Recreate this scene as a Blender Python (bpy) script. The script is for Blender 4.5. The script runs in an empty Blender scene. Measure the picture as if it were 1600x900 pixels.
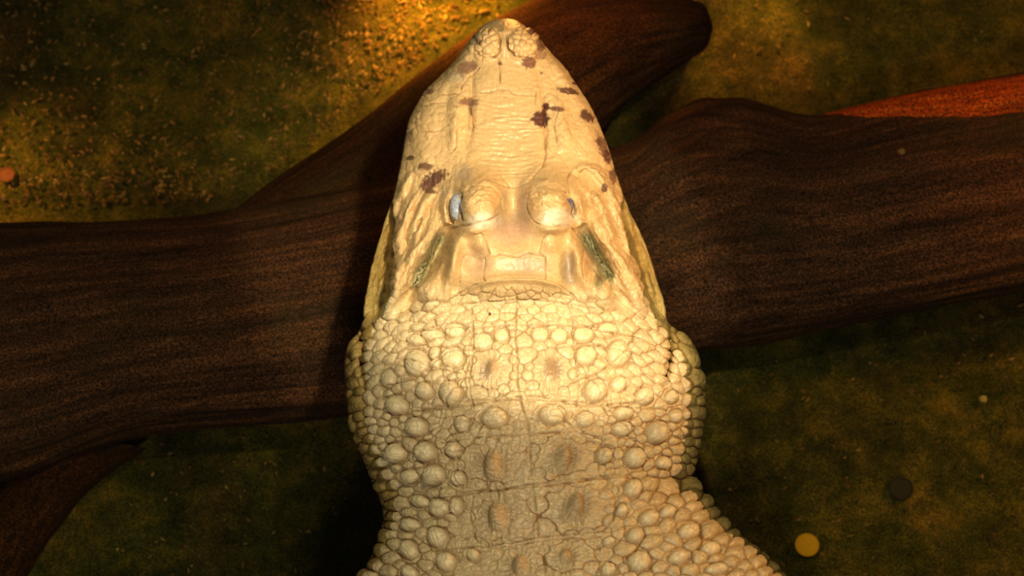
import bpy, math, random
import numpy as np
random.seed(7)
rng = np.random.default_rng(11)
SC = bpy.context.scene
COL = SC.collection

# ------------------------------------------------------------------ camera
TILT = math.radians(24.0)
DIST = 2.4
ZFL = -0.52                        # pool floor height
FPX = 3600.0                       # focal length for a 1600 px wide frame
ct, st = math.cos(TILT), math.sin(TILT)
CAM = (0.0, -DIST * st, DIST * ct)
cam_d = bpy.data.cameras.new('camera')
cam = bpy.data.objects.new('camera', cam_d)
COL.objects.link(cam)
cam.location = CAM
cam.rotation_euler = (TILT, 0, 0)
cam_d.sensor_width = 36.0
cam_d.lens = 36.0 * FPX / 1600.0
cam_d.clip_start = 0.05
cam_d.clip_end = 50
cam_d.dof.use_dof = True
cam_d.dof.focus_distance = 2.34
cam_d.dof.aperture_fstop = 6.3
SC.camera = cam


def P(px, py, z):
    """world point at height z seen at a pixel (arrays allowed)"""
    a = (np.asarray(px, dtype=np.float64) - 800.0) / FPX
    b = -(np.asarray(py, dtype=np.float64) - 450.0) / FPX
    dy = b * ct + st
    dz = b * st - ct
    t = (np.asarray(z) - CAM[2]) / dz
    x, y = a * t, CAM[1] + dy * t
    z = np.broadcast_to(np.asarray(z, dtype=np.float64), np.shape(x))
    return np.stack([x, y, z], -1)


# ------------------------------------------------------------------ light
SC.view_settings.view_transform = 'Standard'
SC.view_settings.look = 'None'
SC.view_settings.exposure = 0.0
SC.view_settings.gamma = 1.0
SC.view_settings.use_curve_mapping = False
w = bpy.data.worlds.new('World')
SC.world = w
w.use_nodes = True
w.node_tree.nodes['Background'].inputs[0].default_value = (0.55, 0.6, 0.4, 1)
w.node_tree.nodes['Background'].inputs[1].default_value = 0.05


def light(name, kind, loc, target, energy, color, size=0.05, spot=None, blend=0.2):
    d = bpy.data.lights.new(name, kind)
    o = bpy.data.objects.new(name, d)
    COL.objects.link(o)
    o.location = loc
    d.energy = energy
    d.color = color
    if kind == 'AREA':
        d.shape = 'DISK'
        d.size = size
    else:
        d.shadow_soft_size = size
    if spot:
        d.spot_size = math.radians(spot)
        d.spot_blend = blend
    if target is not None:
        import mathutils
        v = mathutils.Vector(target) - mathutils.Vector(loc)
        o.rotation_euler = v.to_track_quat('-Z', 'Y').to_euler()
    return o


kt = P(815, 322, 0.06)
key = light('key_spot', 'SPOT', (0.10, -0.13, 0.96), tuple(kt), 38, (1.0, 0.82, 0.52), 0.02, 33.8, 0.28)
key.scale = (0.74, 1, 1)            # oval beam, narrow across the animal
light('body_flood', 'SPOT', (0.09, -0.13, 1.0), (0.02, -0.13, 0), 14, (1.0, 0.85, 0.54), 0.012, 150, 0.6)
light('body_lamp', 'SPOT', (0.06, -0.63, 0.9), (0.02, -0.15, 0), 1.6, (1.0, 0.84, 0.52), 0.02, 160, 0.5)
lp = P(830, -140, -0.20)
light('pool_lamp_branch', 'POINT', tuple(lp), None, 1.1, (1.0, 0.42, 0.10), 0.03)
light('side_lamp', 'AREA', (1.3, 0.35, 0.42), (0.05, 0.0, 0.0), 9.0, (1.0, 0.44, 0.08), 0.15)
light('left_lamp', 'AREA', (-1.5, -0.1, 0.6), (-0.05, 0.0, 0.0), 0.8, (0.85, 1.0, 0.66), 0.2)
light('room_lamp', 'AREA', (0.1, -1.9, 2.6), (0.0, 0.0, -0.4), 23, (1.0, 0.90, 0.74), 0.4)


def pool_lamp(name, a, b, e, col, cone):
    light(name, 'SPOT', tuple(P(*a)), tuple(P(*b)), e, col, 0.02, cone, 0.9)


pool_lamp('pool_lamp_amber', (660, -150, -0.34), (725, 75, ZFL), 15, (1.0, 0.43, 0.035), 110)
pool_lamp('pool_lamp_gold', (1220, -130, -0.34), (1165, 70, ZFL), 3.0, (1.0, 0.50, 0.07), 80)
pool_lamp('pool_lamp_left', (-130, 150, -0.36), (60, 290, ZFL), 2.6, (1.0, 0.46, 0.08), 90)


# ------------------------------------------------------------------ helpers
def link_mesh(name, verts, faces, mat=None, parent=None, smooth=True):
    me = bpy.data.meshes.new(name)
    verts = np.asarray(verts, dtype=np.float32).reshape(-1, 3)
    faces = np.asarray(faces, dtype=np.int32)
    me.vertices.add(len(verts))
    me.vertices.foreach_set('co', verts.ravel())
    k = faces.shape[1]
    me.loops.add(faces.size)
    me.loops.foreach_set('vertex_index', faces.ravel())
    me.polygons.add(len(faces))
    me.polygons.foreach_set('loop_start', np.arange(0, faces.size, k, dtype=np.int32))
    me.polygons.foreach_set('use_smooth', np.full(len(faces), smooth))
    me.update(calc_edges=True)
    me.validate()
    o = bpy.data.objects.new(name, me)
    COL.objects.link(o)
    if mat:
        me.materials.append(mat)
    if parent:
        o.parent = parent
    return o


def tag(o, label=None, cat=None, group=None, kind=None):
    if label: o['label'] = label
    if cat: o['category'] = cat
    if group: o['group'] = group
    if kind: o['kind'] = kind
    return o


def grid_faces(nr, nc, wrap=False):
    r = np.arange(nr - 1)[:, None]
    c = np.arange(nc if wrap else nc - 1)[None, :]
    c2 = (c + 1) % nc
    a = r * nc + c
    b = r * nc + c2
    d = (r + 1) * nc + c
    e = (r + 1) * nc + c2
    return np.stack([a, b, e, d], -1).reshape(-1, 4)


def sstep(e0, e1, x):
    t = np.clip((x - e0) / (e1 - e0), 0, 1)
    return t * t * (3 - 2 * t)


def vnoise(X, Y, cell, seed):
    r = np.random.default_rng(seed)
    x = X / cell
    y = Y / cell
    x0 = np.floor(x).astype(int)
    y0 = np.floor(y).astype(int)
    fx = x - x0
    fy = y - y0
    fx = fx * fx * (3 - 2 * fx)
    fy = fy * fy * (3 - 2 * fy)
    mx, my = x0.min(), y0.min()
    g = r.random((int(y0.max() - my) + 3, int(x0.max() - mx) + 3)).astype(np.float32)
    i = y0 - my
    j = x0 - mx
    return ((g[i, j] * (1 - fx) + g[i, j + 1] * fx) * (1 - fy) +
            (g[i + 1, j] * (1 - fx) + g[i + 1, j + 1] * fx) * fy) * 2 - 1


def fbm(X, Y, cell, seed, octv=3):
    s = 0
    a = 1.0
    for k in range(octv):
        s = s + a * vnoise(X, Y, cell / 2 ** k, seed + k)
        a *= 0.5
    return s / 1.75


def curve(pts, x, col=1):
    """smooth (Catmull-like) interpolation of a table"""
    p = np.array(pts, dtype=float)
    xs, ys = p[:, 0], p[:, col]
    m = np.gradient(ys, xs)
    x = np.clip(x, xs[0], xs[-1])
    i = np.clip(np.searchsorted(xs, x, side='right') - 1, 0, len(xs) - 2)
    h = xs[i + 1] - xs[i]
    t = (x - xs[i]) / h
    d = (ys[i + 1] - ys[i]) / h
    # limit slopes
    m0 = np.where(m[i] * d < 0, 0, np.sign(m[i]) * np.minimum(abs(m[i]), 3 * abs(d)))
    m1 = np.where(m[i + 1] * d < 0, 0, np.sign(m[i + 1]) * np.minimum(abs(m[i + 1]), 3 * abs(d)))
    return ((2 * t ** 3 - 3 * t ** 2 + 1) * ys[i] + (t ** 3 - 2 * t ** 2 + t) * h * m0 +
            (-2 * t ** 3 + 3 * t ** 2) * ys[i + 1] + (t ** 3 - t ** 2) * h * m1)


# node helpers
def new_mat(name):
    m = bpy.data.materials.new(name)
    m.use_nodes = True
    nt = m.node_tree
    return m, nt, nt.nodes['Principled BSDF']


def nz(nt, scale, detail=4, rough=0.6, vec=None, dist=0.0):
    n = nt.nodes.new('ShaderNodeTexNoise')
    n.inputs['Scale'].default_value = scale
    n.inputs['Detail'].default_value = detail
    n.inputs['Roughness'].default_value = rough
    n.inputs['Distortion'].default_value = dist
    if vec: nt.links.new(vec, n.inputs['Vector'])
    return n


def ramp(nt, src, stops):
    r = nt.nodes.new('ShaderNodeValToRGB')
    e = r.color_ramp.elements
    while len(e) < len(stops): e.new(0.5)
    for k, (p, c) in enumerate(stops):
        e[k].position = p
        e[k].color = (*c, 1)
    nt.links.new(src, r.inputs[0])
    return r


def mixc(nt, fac, a, b, mode='MIX'):
    m = nt.nodes.new('ShaderNodeMix')
    m.data_type = 'RGBA'
    m.blend_type = mode
    for s, v in ((m.inputs[0], fac), (m.inputs[6], a), (m.inputs[7], b)):
        if hasattr(v, 'is_linked') or isinstance(v, bpy.types.NodeSocket): nt.links.new(v, s)
        elif isinstance(v, (int, float)): s.default_value = v
        else: s.default_value = (*v, 1)
    return m.outputs[2]


def bump(nt, b, src, strength, dist):
    n = nt.nodes.new('ShaderNodeBump')
    n.inputs['Strength'].default_value = strength
    n.inputs['Distance'].default_value = dist
    nt.links.new(src, n.inputs['Height'])
    nt.links.new(n.outputs[0], b.inputs['Normal'])
    return n


# ------------------------------------------------------------------ setting: pool floor
ZF = -0.52
FLX = (-2.2, 2.2)
m, nt, b = new_mat('algae_floor')
tc = nt.nodes.new('ShaderNodeTexCoord')
v = tc.outputs['Object']
big = nz(nt, 3.2, 5, 0.6, v)
base = ramp(nt, big.outputs[0], [(0.33, (0.085, 0.058, 0.022)), (0.45, (0.062, 0.062, 0.020)), (0.56, (0.095, 0.10, 0.022)), (0.68, (0.14, 0.115, 0.03))])
med = nz(nt, 26, 5, 0.7, v)
c1 = mixc(nt, 1.0, base.outputs[0], ramp(nt, med.outputs[0], [(0.3, (0.35, 0.45, 0.4)), (0.5, (0.9, 0.9, 0.8)), (0.72, (2.2, 1.7, 1.2))]).outputs[0], 'MULTIPLY')
fine = nz(nt, 460, 3, 0.85, v)
c2 = mixc(nt, 1.0, c1, ramp(nt, fine.outputs[0], [(0.36, (0.15, 0.2, 0.2)), (0.5, (0.9, 0.9, 0.9)), (0.64, (2.6, 2.3, 2.0))]).outputs[0], 'MULTIPLY')
nt.links.new(c2, b.inputs['Base Color'])
b.inputs['Roughness'].default_value = 0.9
b.inputs['Specular IOR Level'].default_value = 0.1
add = nt.nodes.new('ShaderNodeMath'); add.operation = 'ADD'
nt.links.new(med.outputs[0], add.inputs[0]); nt.links.new(fine.outputs[0], add.inputs[1])
bump(nt, b, add.outputs[0], 0.6, 0.006)
M_FLOOR = m
n = 240
gx, gy = np.meshgrid(np.linspace(-2.4, 2.4, n), np.linspace(-2.4, 2.6, n))
gz = ZF + 0.006 * fbm(gx * 100, gy * 100, 22, 5) + 0.002 * fbm(gx * 100, gy * 100, 5, 9)
fl = link_mesh('floor', np.stack([gx, gy, gz], -1), grid_faces(n, n), M_FLOOR)
tag(fl, kind='structure')

# ------------------------------------------------------------------ setting: still water surface
m, nt, b = new_mat('clear_water')
nt.nodes.remove(b)
out = nt.nodes['Material Output']
tr = nt.nodes.new('ShaderNodeBsdfTransparent'); tr.inputs[0].default_value = (0.82, 0.78, 0.60, 1)
gl = nt.nodes.new('ShaderNodeBsdfGlossy'); gl.inputs['Roughness'].default_value = 0.02
fr = nt.nodes.new('ShaderNodeFresnel'); fr.inputs[0].default_value = 1.33
mx = nt.nodes.new('ShaderNodeMixShader')
nt.links.new(fr.outputs[0], mx.inputs[0]); nt.links.new(tr.outputs[0], mx.inputs[1]); nt.links.new(gl.outputs[0], mx.inputs[2])
nt.links.new(mx.outputs[0], out.inputs[0])
n = 60
gx, gy = np.meshgrid(np.linspace(-2.4, 2.4, n), np.linspace(-2.4, 2.6, n))
wa = link_mesh('water_surface', np.stack([gx, gy, gx * 0], -1), grid_faces(n, n), m)
tag(wa, kind='structure')


# ------------------------------------------------------------------ sunken wood
def wood(name, c_dark, c_mid, c_light, stretch):
    m, nt, b = new_mat(name)
    at = nt.nodes.new('ShaderNodeAttribute'); at.attribute_name = 'grain'
    mp = nt.nodes.new('ShaderNodeMapping')
    nt.links.new(at.outputs['Vector'], mp.inputs[0])
    mp.inputs['Scale'].default_value = stretch
    g = nz(nt, 3.0, 8, 0.68, mp.outputs[0], 0.4)
    col = ramp(nt, g.outputs[0], [(0.34, c_dark), (0.52, c_mid), (0.72, c_light)])
    tc = nt.nodes.new('ShaderNodeTexCoord')
    f = nz(nt, 420, 2, 0.8, tc.outputs['Object'])
    c2 = mixc(nt, 1.0, col.outputs[0], ramp(nt, f.outputs[0], [(0.36, (0.12, 0.15, 0.18)), (0.5, (0.9, 0.9, 0.9)), (0.64, (2.6, 2.4, 2.2))]).outputs[0], 'MULTIPLY')
    mo = nz(nt, 7, 4, 0.6, tc.outputs['Object'])
    c3 = mixc(nt, ramp(nt, mo.outputs[0], [(0.5, (0, 0, 0)), (0.7, (0.5, 0.5, 0.5))]).outputs[0], c2, (0.030, 0.030, 0.016))
    nt.links.new(c3, b.inputs['Base Color'])
    b.inputs['Roughness'].default_value = 0.85
    b.inputs['Specular IOR Level'].default_value = 0.15
    bump(nt, b, g.outputs[0], 0.8, 0.008)
    return m


M_LOG = wood('sunken_log_wood', (0.026, 0.014, 0.013), (0.080, 0.038, 0.030), (0.19, 0.085, 0.048), (1.0, 8.0, 8.0))
M_BR = wood('branch_wood', (0.026, 0.010, 0.007), (0.060, 0.022, 0.010), (0.11, 0.042, 0.018), (1.0, 6.0, 6.0))


def strip_log(name, A, B, zc, hz, mat, nst, nring=160, amp=0.006, seed=1, caps=True):
    """solid wood between two traced sides A and B (same count); zc/hz tables: height and half thickness along it"""
    A = np.array(A, float); B = np.array(B, float)
    s = np.linspace(0, 1, len(A))
    q = np.linspace(0, 1, nst)
    ax = curve(np.c_[s, A[:, 0]], q); ay = curve(np.c_[s, A[:, 1]], q)
    bx = curve(np.c_[s, B[:, 0]], q); by = curve(np.c_[s, B[:, 1]], q)
    zq = curve(np.c_[np.linspace(0, 1, len(zc)), zc], q)
    hq = curve(np.c_[np.linspace(0, 1, len(hz)), hz], q)
    th = np.linspace(0, 2 * np.pi, nring, endpoint=False)
    mid = np.stack([(ax + bx) / 2, (ay + by) / 2], -1)
    hv = np.stack([(ax - bx) / 2, (ay - by) / 2], -1)
    cc = np.cos(th)[None]; sn = np.sin(th)[None]
    cc2 = np.sign(cc) * abs(cc) ** 0.9
    px = mid[:, 0:1] + hv[:, 0:1] * cc2
    py = mid[:, 1:2] + hv[:, 1:2] * cc2
    S, T = np.meshgrid(q * nst, th / (2 * np.pi) * nring, indexing='ij')
    gr = fbm(S * 0.05 + 3, T * 1.0, 5, seed) * 0.6 + fbm(S * 0.4, T * 2.0, 16, seed + 9) * 0.9
    # seam-free blend
    bl = sstep(0.85, 1.0, T / nring)
    gr2 = fbm(S * 0.05 + 3, (T - nring), 5, seed) * 0.6 + fbm(S * 0.4, (T - nring) * 2.0, 16, seed + 9) * 0.9
    gr = gr * (1 - bl) + gr2 * bl
    z = zq[:, None] + hq[:, None] * sn * (1 + 0 * gr)
    pos = P(px, py, z)
    cen = P(mid[:, 0:1], mid[:, 1:2], zq[:, None])
    d = pos - cen
    L = np.linalg.norm(d, axis=-1, keepdims=True) + 1e-6
    taper = np.clip(L / 0.05, 0, 1)
    pos = pos + d / L * (gr[..., None] * amp * taper)
    nv = pos.reshape(-1, 3)
    F = grid_faces(nst, nring, wrap=True)
    caps_v = [pos[0].mean(0), pos[-1].mean(0)]
    base = len(nv)
    nv = np.vstack([nv, caps_v])
    i = np.arange(nring); j = (i + 1) % nring
    q0 = np.stack([np.full(nring, base), j, i, i], -1)
    o0 = (nst - 1) * nring
    q1 = np.stack([np.full(nring, base + 1), o0 + i, o0 + j, o0 + j], -1)
    me_f = [tuple(f) for f in F[:, ::-1].tolist()] + [tuple(f[:3]) for f in q0.tolist()] + [tuple(f[:3]) for f in q1.tolist()]
    me = bpy.data.meshes.new(name)
    me.from_pydata([tuple(v) for v in nv.tolist()], [], me_f)
    me.polygons.foreach_set('use_smooth', [True] * len(me.polygons))
    me.materials.append(mat)
    at = me.attributes.new('grain', 'FLOAT_VECTOR', 'POINT')
    gv = np.zeros((len(nv), 3), np.float32)
    u = (S / nst * 2.4).ravel()
    gv[:base, 0] = u
    gv[:base, 1] = (np.cos(T / nring * 2 * np.pi) * 0.35).ravel()
    gv[:base, 2] = (np.sin(T / nring * 2 * np.pi) * 0.35).ravel()
    at.data.foreach_set('vector', gv.ravel())
    me.update()
    o = bpy.data.objects.new(name, me)
    COL.objects.link(o)
    return o


log = strip_log('sunken_log',
                [(-260, 362), (0, 352), (160, 345), (330, 332), (560, 285), (800, 230), (960, 232), (1040, 182), (1100, 155), (1160, 154), (1270, 182), (1420, 147), (1600, 117), (1840, 80)],
                [(-260, 800), (0, 752), (150, 700), (280, 672), (500, 655), (720, 622), (960, 574), (1040, 562), (1130, 546), (1200, 533), (1310, 512), (1440, 488), (1600, 455), (1840, 410)],
                [-0.40, -0.403, -0.402, -0.40], [0.122, 0.12, 0.122, 0.125], M_LOG, 420, seed=3, amp=0.007)
tag(log, 'huge dark brown sunken log lying crosswise under the alligator', 'log')

br = strip_log('branch',
               [(250, 420), (400, 300), (550, 198), (650, 118), (760, 40), (860, -6), (980, -14), (1090, 2), (1112, 30)],
               [(620, 560), (760, 420), (860, 330), (920, 240), (960, 180), (1030, 125), (1080, 92), (1104, 72), (1114, 46)],
               [-0.45, -0.44, -0.43, -0.42, -0.42, -0.43, -0.44], [0.06, 0.07, 0.08, 0.08, 0.08, 0.07, 0.03], M_BR, 260, seed=21, amp=0.005)
br.parent = log; br['label'] = 'reddish-brown branch with blunt end under the snout'

rt = strip_log('root',
               [(170, 690), (70, 700), (10, 740), (-60, 820), (-120, 960)],
               [(230, 700), (140, 765), (95, 820), (62, 870), (20, 950)],
               [-0.46, -0.47, -0.48, -0.49], [0.05, 0.055, 0.05, 0.04], M_BR, 160, seed=33, amp=0.004)
rt.parent = log

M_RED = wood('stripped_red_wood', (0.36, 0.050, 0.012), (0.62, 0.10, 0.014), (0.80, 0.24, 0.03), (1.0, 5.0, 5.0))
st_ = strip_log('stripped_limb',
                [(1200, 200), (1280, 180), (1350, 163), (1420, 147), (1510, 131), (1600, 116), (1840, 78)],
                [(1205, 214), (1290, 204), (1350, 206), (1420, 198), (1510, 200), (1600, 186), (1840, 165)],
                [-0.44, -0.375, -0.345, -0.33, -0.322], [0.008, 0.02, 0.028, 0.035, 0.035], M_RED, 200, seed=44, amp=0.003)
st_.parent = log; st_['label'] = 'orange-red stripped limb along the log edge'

# ------------------------------------------------------------------ debris flecks on the floor
def flecks(name, count, sampler, mat, lr=(0.003, 0.009), wr=(0.0008, 0.0022)):
    V = []; F = []
    for k in range(count):
        px, py = sampler()
        x, y, _ = P(px, py, ZF)
        z = ZF + 0.005 + random.uniform(0, 0.004)
        a = random.uniform(0, math.pi); L = random.uniform(*lr); W = random.uniform(*wr)
        ca, sa = math.cos(a), math.sin(a)
        n0 = len(V)
        bend = random.uniform(-0.4, 0.4) * L
        up = random.uniform(-0.3, 0.3)
        for (u, v, h) in ((-L / 2, 0, 0), (0, -W + bend * .3, 0), (0, bend * .3, W * 1.2), (0, W + bend * .3, 0), (L / 2, 0, 0), (0, bend * .3, -W)):
            V.append((x + ca * u - sa * v, y + sa * u + ca * v, z + h + u * up))
        for f in ((0, 1, 2), (0, 2, 3), (4, 2, 1), (4, 3, 2), (0, 5, 1), (0, 3, 5), (4, 1, 5), (4, 5, 3)):
            F.append(tuple(n0 + i for i in f))
    me = bpy.data.meshes.new(name)
    me.from_pydata(V, [], F)
    me.materials.append(mat)
    o = bpy.data.objects.new(name, me)
    COL.objects.link(o)
    return o


m, nt, b = new_mat('straw_debris')
gi = nz(nt, 60, 2)
tcn = nt.nodes.new('ShaderNodeTexCoord')
nt.links.new(tcn.outputs['Object'], gi.inputs['Vector'])
nt.links.new(ramp(nt, gi.outputs[0], [(0.35, (0.10, 0.05, 0.02)), (0.55, (0.30, 0.17, 0.06)), (0.7, (0.55, 0.38, 0.16))]).outputs[0], b.inputs['Base Color'])
b.inputs['Roughness'].default_value = 0.7
M_STRAW = m


def smp_top():
    while True:
        px = random.uniform(-60, 840); py = random.uniform(-30, 350)
        edge = np.interp(px, [-60, 330, 430, 550, 650, 760, 840], [340, 325, 270, 190, 108, 30, -20])
        if py > edge - 6: continue
        dens = 0.25 + 1.0 * math.exp(-((px - 720) / 230) ** 2 - ((py - 20) / 160) ** 2) + 0.8 * math.exp(-((py - 300) / 50) ** 2) * (px < 330)
        if random.random() < dens: return px, py


def smp_all():
    while True:
        px = random.uniform(-60, 1660); py = random.uniform(-30, 930)
        lt = np.interp(px, [0, 330, 800, 1100, 1270, 1600], [345, 325, 230, 150, 175, 110])
        lb = np.interp(px, [0, 250, 540, 1100, 1600], [765, 685, 660, 560, 465])
        if lt - 10 < py < lb + 10: continue
        if 560 < px < 1130 and py > 100: continue
        return px, py


def smp_mix():
    return smp_top() if random.random() < 0.78 else smp_all()


o = flecks('plant_debris', 2100, smp_mix, M_STRAW, (0.003, 0.012), (0.0009, 0.0026))
tag(o, 'straw-coloured plant debris scattered over the pool floor, thickest beside the snout', 'debris', kind='stuff')
# coins
def coin(name, px, py, rpx, mat, label, ratio_z=0.0022):
    c = P(px, py, ZF + 0.011)
    r = rpx / (FPX / (DIST + 0.47))
    prof = [(0, 0.0), (0.80, 0.0), (0.84, 0.0004), (0.88, 0.0010), (0.97, 0.0010), (1.0, 0.0004), (1.0, -0.0014), (0.96, -0.002), (0, -0.002)]
    nseg = 64
    V = []; F = []
    for (pr, pz) in prof[1:-1]:
        for k in range(nseg):
            a = 2 * math.pi * k / nseg
            rr = r * pr
            V.append((rr * math.cos(a), rr * math.sin(a), pz))
    V.append((0, 0, 0.0)); V.append((0, 0, -0.002))
    nr = len(prof) - 2
    for i in range(nr - 1):
        for k in range(nseg):
            k2 = (k + 1) % nseg
            F.append((i * nseg + k, (i + 1) * nseg + k, (i + 1) * nseg + k2, i * nseg + k2))
    for k in range(nseg):
        k2 = (k + 1) % nseg
        F.append((nr * nseg, k, k2))
        F.append((nr * nseg + 1, (nr - 1) * nseg + k2, (nr - 1) * nseg + k))
    me = bpy.data.meshes.new(name)
    me.from_pydata(V, [], F)
    me.materials.append(mat)
    o = bpy.data.objects.new(name, me)
    o.location = tuple(c)
    COL.objects.link(o)
    tag(o, label, 'coin', 'coins lying on the pool floor')
    return o


def simple(name, c, rough=0.5, metal=0.0, var=0.25):
    m, nt, b = new_mat(name)
    t = nt.nodes.new('ShaderNodeTexCoord')
    n_ = nz(nt, 220, 3, 0.6, t.outputs['Object'])
    a = tuple(x * (1 - var) for x in c); d = tuple(min(1, x * (1 + var)) for x in c)
    nt.links.new(ramp(nt, n_.outputs[0], [(0.35, a), (0.65, d)]).outputs[0], b.inputs['Base Color'])
    b.inputs['Roughness'].default_value = rough
    b.inputs['Metallic'].default_value = metal
    return m


coin('coin', 1261, 851.5, 18.5, simple('golden_brass', (1.0, 0.56, 0.012), 0.4, 0.0, 0.08), 'bright golden coin on the algae floor at the lower right')
coin('coin', 1408, 763, 19, simple('tarnished_black_metal', (0.012, 0.014, 0.012), 0.7, 0.0), 'black tarnished coin on the floor above and right of the golden coin')
coin('coin', 10, 273, 14, simple('copper', (0.16, 0.035, 0.012), 0.6, 0.0), 'orange copper coin on the floor at the left edge')


def chip(name, px, py, z, s, mat, label):
    c = P(px, py, z)
    V = [(-1, -.6, 0), (.2, -1, .1), (1, -.3, 0), (.8, .8, .1), (-.3, 1, 0), (-1.1, .4, .1)]
    r_ = random.Random(int(px))
    V = [(x * s * r_.uniform(.8, 1.1), y * s, zz * s) for x, y, zz in V]
    n0 = len(V)
    V = V + [(x * .8, y * .8, zz + s * .35) for x, y, zz in V]
    F = [tuple(range(n0))[::-1], tuple(range(n0, 2 * n0))] + [(i, (i + 1) % n0, n0 + (i + 1) % n0, n0 + i) for i in range(n0)]
    me = bpy.data.meshes.new(name); me.from_pydata(V, [], F); me.materials.append(mat)
    o = bpy.data.objects.new(name, me); o.location = tuple(c); COL.objects.link(o)
    tag(o, label, 'chip')
    return o


M_CHIP = simple('pale_wood_chip', (0.30, 0.17, 0.09), 0.8)
chip('wood_chip', 1409, 237, -0.282, 0.0045, M_CHIP, 'small pale wood chip resting on the right part of the sunken log')
chip('leaf_scrap', 1537, 624, ZF + 0.009, 0.0055, simple('pale_leaf', (0.42, 0.36, 0.12), 0.8), 'pale yellow leaf scrap on the floor below the log at far right')

# ------------------------------------------------------------------ the alligator
RES = 2.0
X0, X1, Y0, Y1 = 470, 1330, 0, 1010
W_, H_ = int((X1 - X0) * RES), int((Y1 - Y0) * RES)
X, Y = np.meshgrid(X0 + np.arange(W_) / RES, Y0 + np.arange(H_) / RES)
X = X.astype(np.float32); Y = Y.astype(np.float32)
wx = 3.0 * fbm(X, Y, 26, 101, 3) + 0.8 * vnoise(X, Y, 6, 105)
wy = 3.0 * fbm(X, Y, 26, 111, 3) + 0.8 * vnoise(X, Y, 6, 115)
XW = X + wx * 0.5
YW = Y + wy * 0.5
macro = np.zeros_like(X)        # metres, raises the surface
micro = np.zeros_like(X)        # metres, along the normal
stain = np.zeros_like(X)
MM = 0.001


def win(x0, x1, y0, y1):
    i0 = max(0, int((y0 - Y0) * RES)); i1 = min(H_, int((y1 - Y0) * RES) + 1)
    j0 = max(0, int((x0 - X0) * RES)); j1 = min(W_, int((x1 - X0) * RES) + 1)
    return slice(i0, i1), slice(j0, j1)


def ell(cx, cy, rx, ry, rot=0, k=3.0, warp=True):
    s = win(cx - max(rx, ry) * k, cx + max(rx, ry) * k, cy - max(rx, ry) * k, cy + max(rx, ry) * k)
    xx = (XW if warp else X)[s] - cx
    yy = (YW if warp else Y)[s] - cy
    r = math.radians(rot)
    u = (xx * math.cos(r) + yy * math.sin(r)) / rx
    v = (-xx * math.sin(r) + yy * math.cos(r)) / ry
    return s, np.sqrt(u * u + v * v), u, v


def mound(F, cx, cy, rx, ry, h, rot=0, p=2.0):
    s, d, _, _ = ell(cx, cy, rx, ry, rot)
    F[s] += h * np.exp(-d ** p)


def smoothline(pts, n=8):
    p = np.array(pts, float)
    if len(p) < 3: return p
    t = np.arange(len(p)); q = np.linspace(0, len(p) - 1, (len(p) - 1) * n + 1)
    return np.c_[curve(np.c_[t, p[:, 0]], q), curve(np.c_[t, p[:, 1]], q)]


def linedist(pts, pad):
    p = smoothline(pts, 6)
    s = win(p[:, 0].min() - pad, p[:, 0].max() + pad, p[:, 1].min() - pad, p[:, 1].max() + pad)
    xx = XW[s]; yy = YW[s]
    D = np.full(xx.shape, 1e9, np.float32); T = np.zeros_like(D)
    n = len(p) - 1
    for i in range(n):
        ax, ay = p[i]; bx, by = p[i + 1]
        dx, dy = bx - ax, by - ay
        L2 = dx * dx + dy * dy + 1e-9
        t = np.clip(((xx - ax) * dx + (yy - ay) * dy) / L2, 0, 1)
        d = (xx - ax - t * dx) ** 2 + (yy - ay - t * dy) ** 2
        mk = d < D
        D[mk] = d[mk]; T[mk] = ((i + t) / n)[mk]
    return s, np.sqrt(D), T


def ridge(F, pts, w, h, taper=True):
    s, d, t = linedist(pts, w * 3)
    e = np.exp(-(d / w) ** 2)
    if taper: e = e * np.clip(np.sin(np.pi * t), 0, 1) ** 0.7
    F[s] += h * e


def crease(pts, w=1.3, depth=0.9, st=0.7):
    s, d, t = linedist(pts, 12)
    mod = 0.65 + 0.45 * vnoise(X[s], Y[s], 9, 77)
    e = np.exp(-(d / w) ** 2) * np.clip(np.minimum(t, 1 - t) * 10 + .2, 0, 1) * mod
    micro[s] -= 1.6 * depth * MM * e
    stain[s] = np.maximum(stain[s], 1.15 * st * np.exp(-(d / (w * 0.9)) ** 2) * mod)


# --- outlines (px): y, left, right
OUT = [(29, 784, 796), (31, 770, 806), (35, 760, 814), (42, 750, 824), (52, 741, 836), (66, 730, 848), (82, 718, 862), (100, 704, 880), (120, 685, 894),
       (140, 664, 908), (160, 651, 921), (185, 638, 934), (210, 632, 945), (240, 627, 956), (270, 621, 965), (300, 614, 975), (330, 605, 986),
       (360, 595, 1002), (400, 583, 1017), (440, 573, 1030), (480, 567, 1041), (505, 563, 1047), (522, 556, 1068), (536, 545, 1084), (555, 538, 1093),
       (585, 537, 1099), (620, 541, 1104), (655, 544, 1102), (690, 554, 1096), (720, 567, 1090), (745, 577, 1083), (765, 585, 1098), (785, 594, 1114),
       (805, 598, 1126), (830, 593, 1150), (860, 582, 1190), (880, 574, 1212), (900, 562, 1230), (940, 530, 1262), (1000, 490, 1300),
       (1150, 440, 1330), (1500, 420, 1330), (1800, 480, 1250), (2100, 620, 1130), (2500, 760, 1010), (2900, 860, 900)]
ZTOP = [(28, 30), (60, 42), (100, 48), (160, 51), (220, 55), (280, 59), (340, 61), (400, 62), (440, 62), (480, 56), (530, 64), (600, 76), (680, 78),
        (760, 77), (830, 82), (900, 94), (1010, 108), (1400, 120), (1900, 90), (2500, 40), (2900, 5)]
ZEDGE = [(28, 6), (60, 0), (120, -4), (240, -6), (310, -14), (360, -28), (440, -36), (500, -42), (540, -58), (650, -66), (760, -64), (850, -50), (950, -50), (1400, -60), (2000, -60), (2900, -20)]

# --- large forms of the head
G = macro
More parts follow.
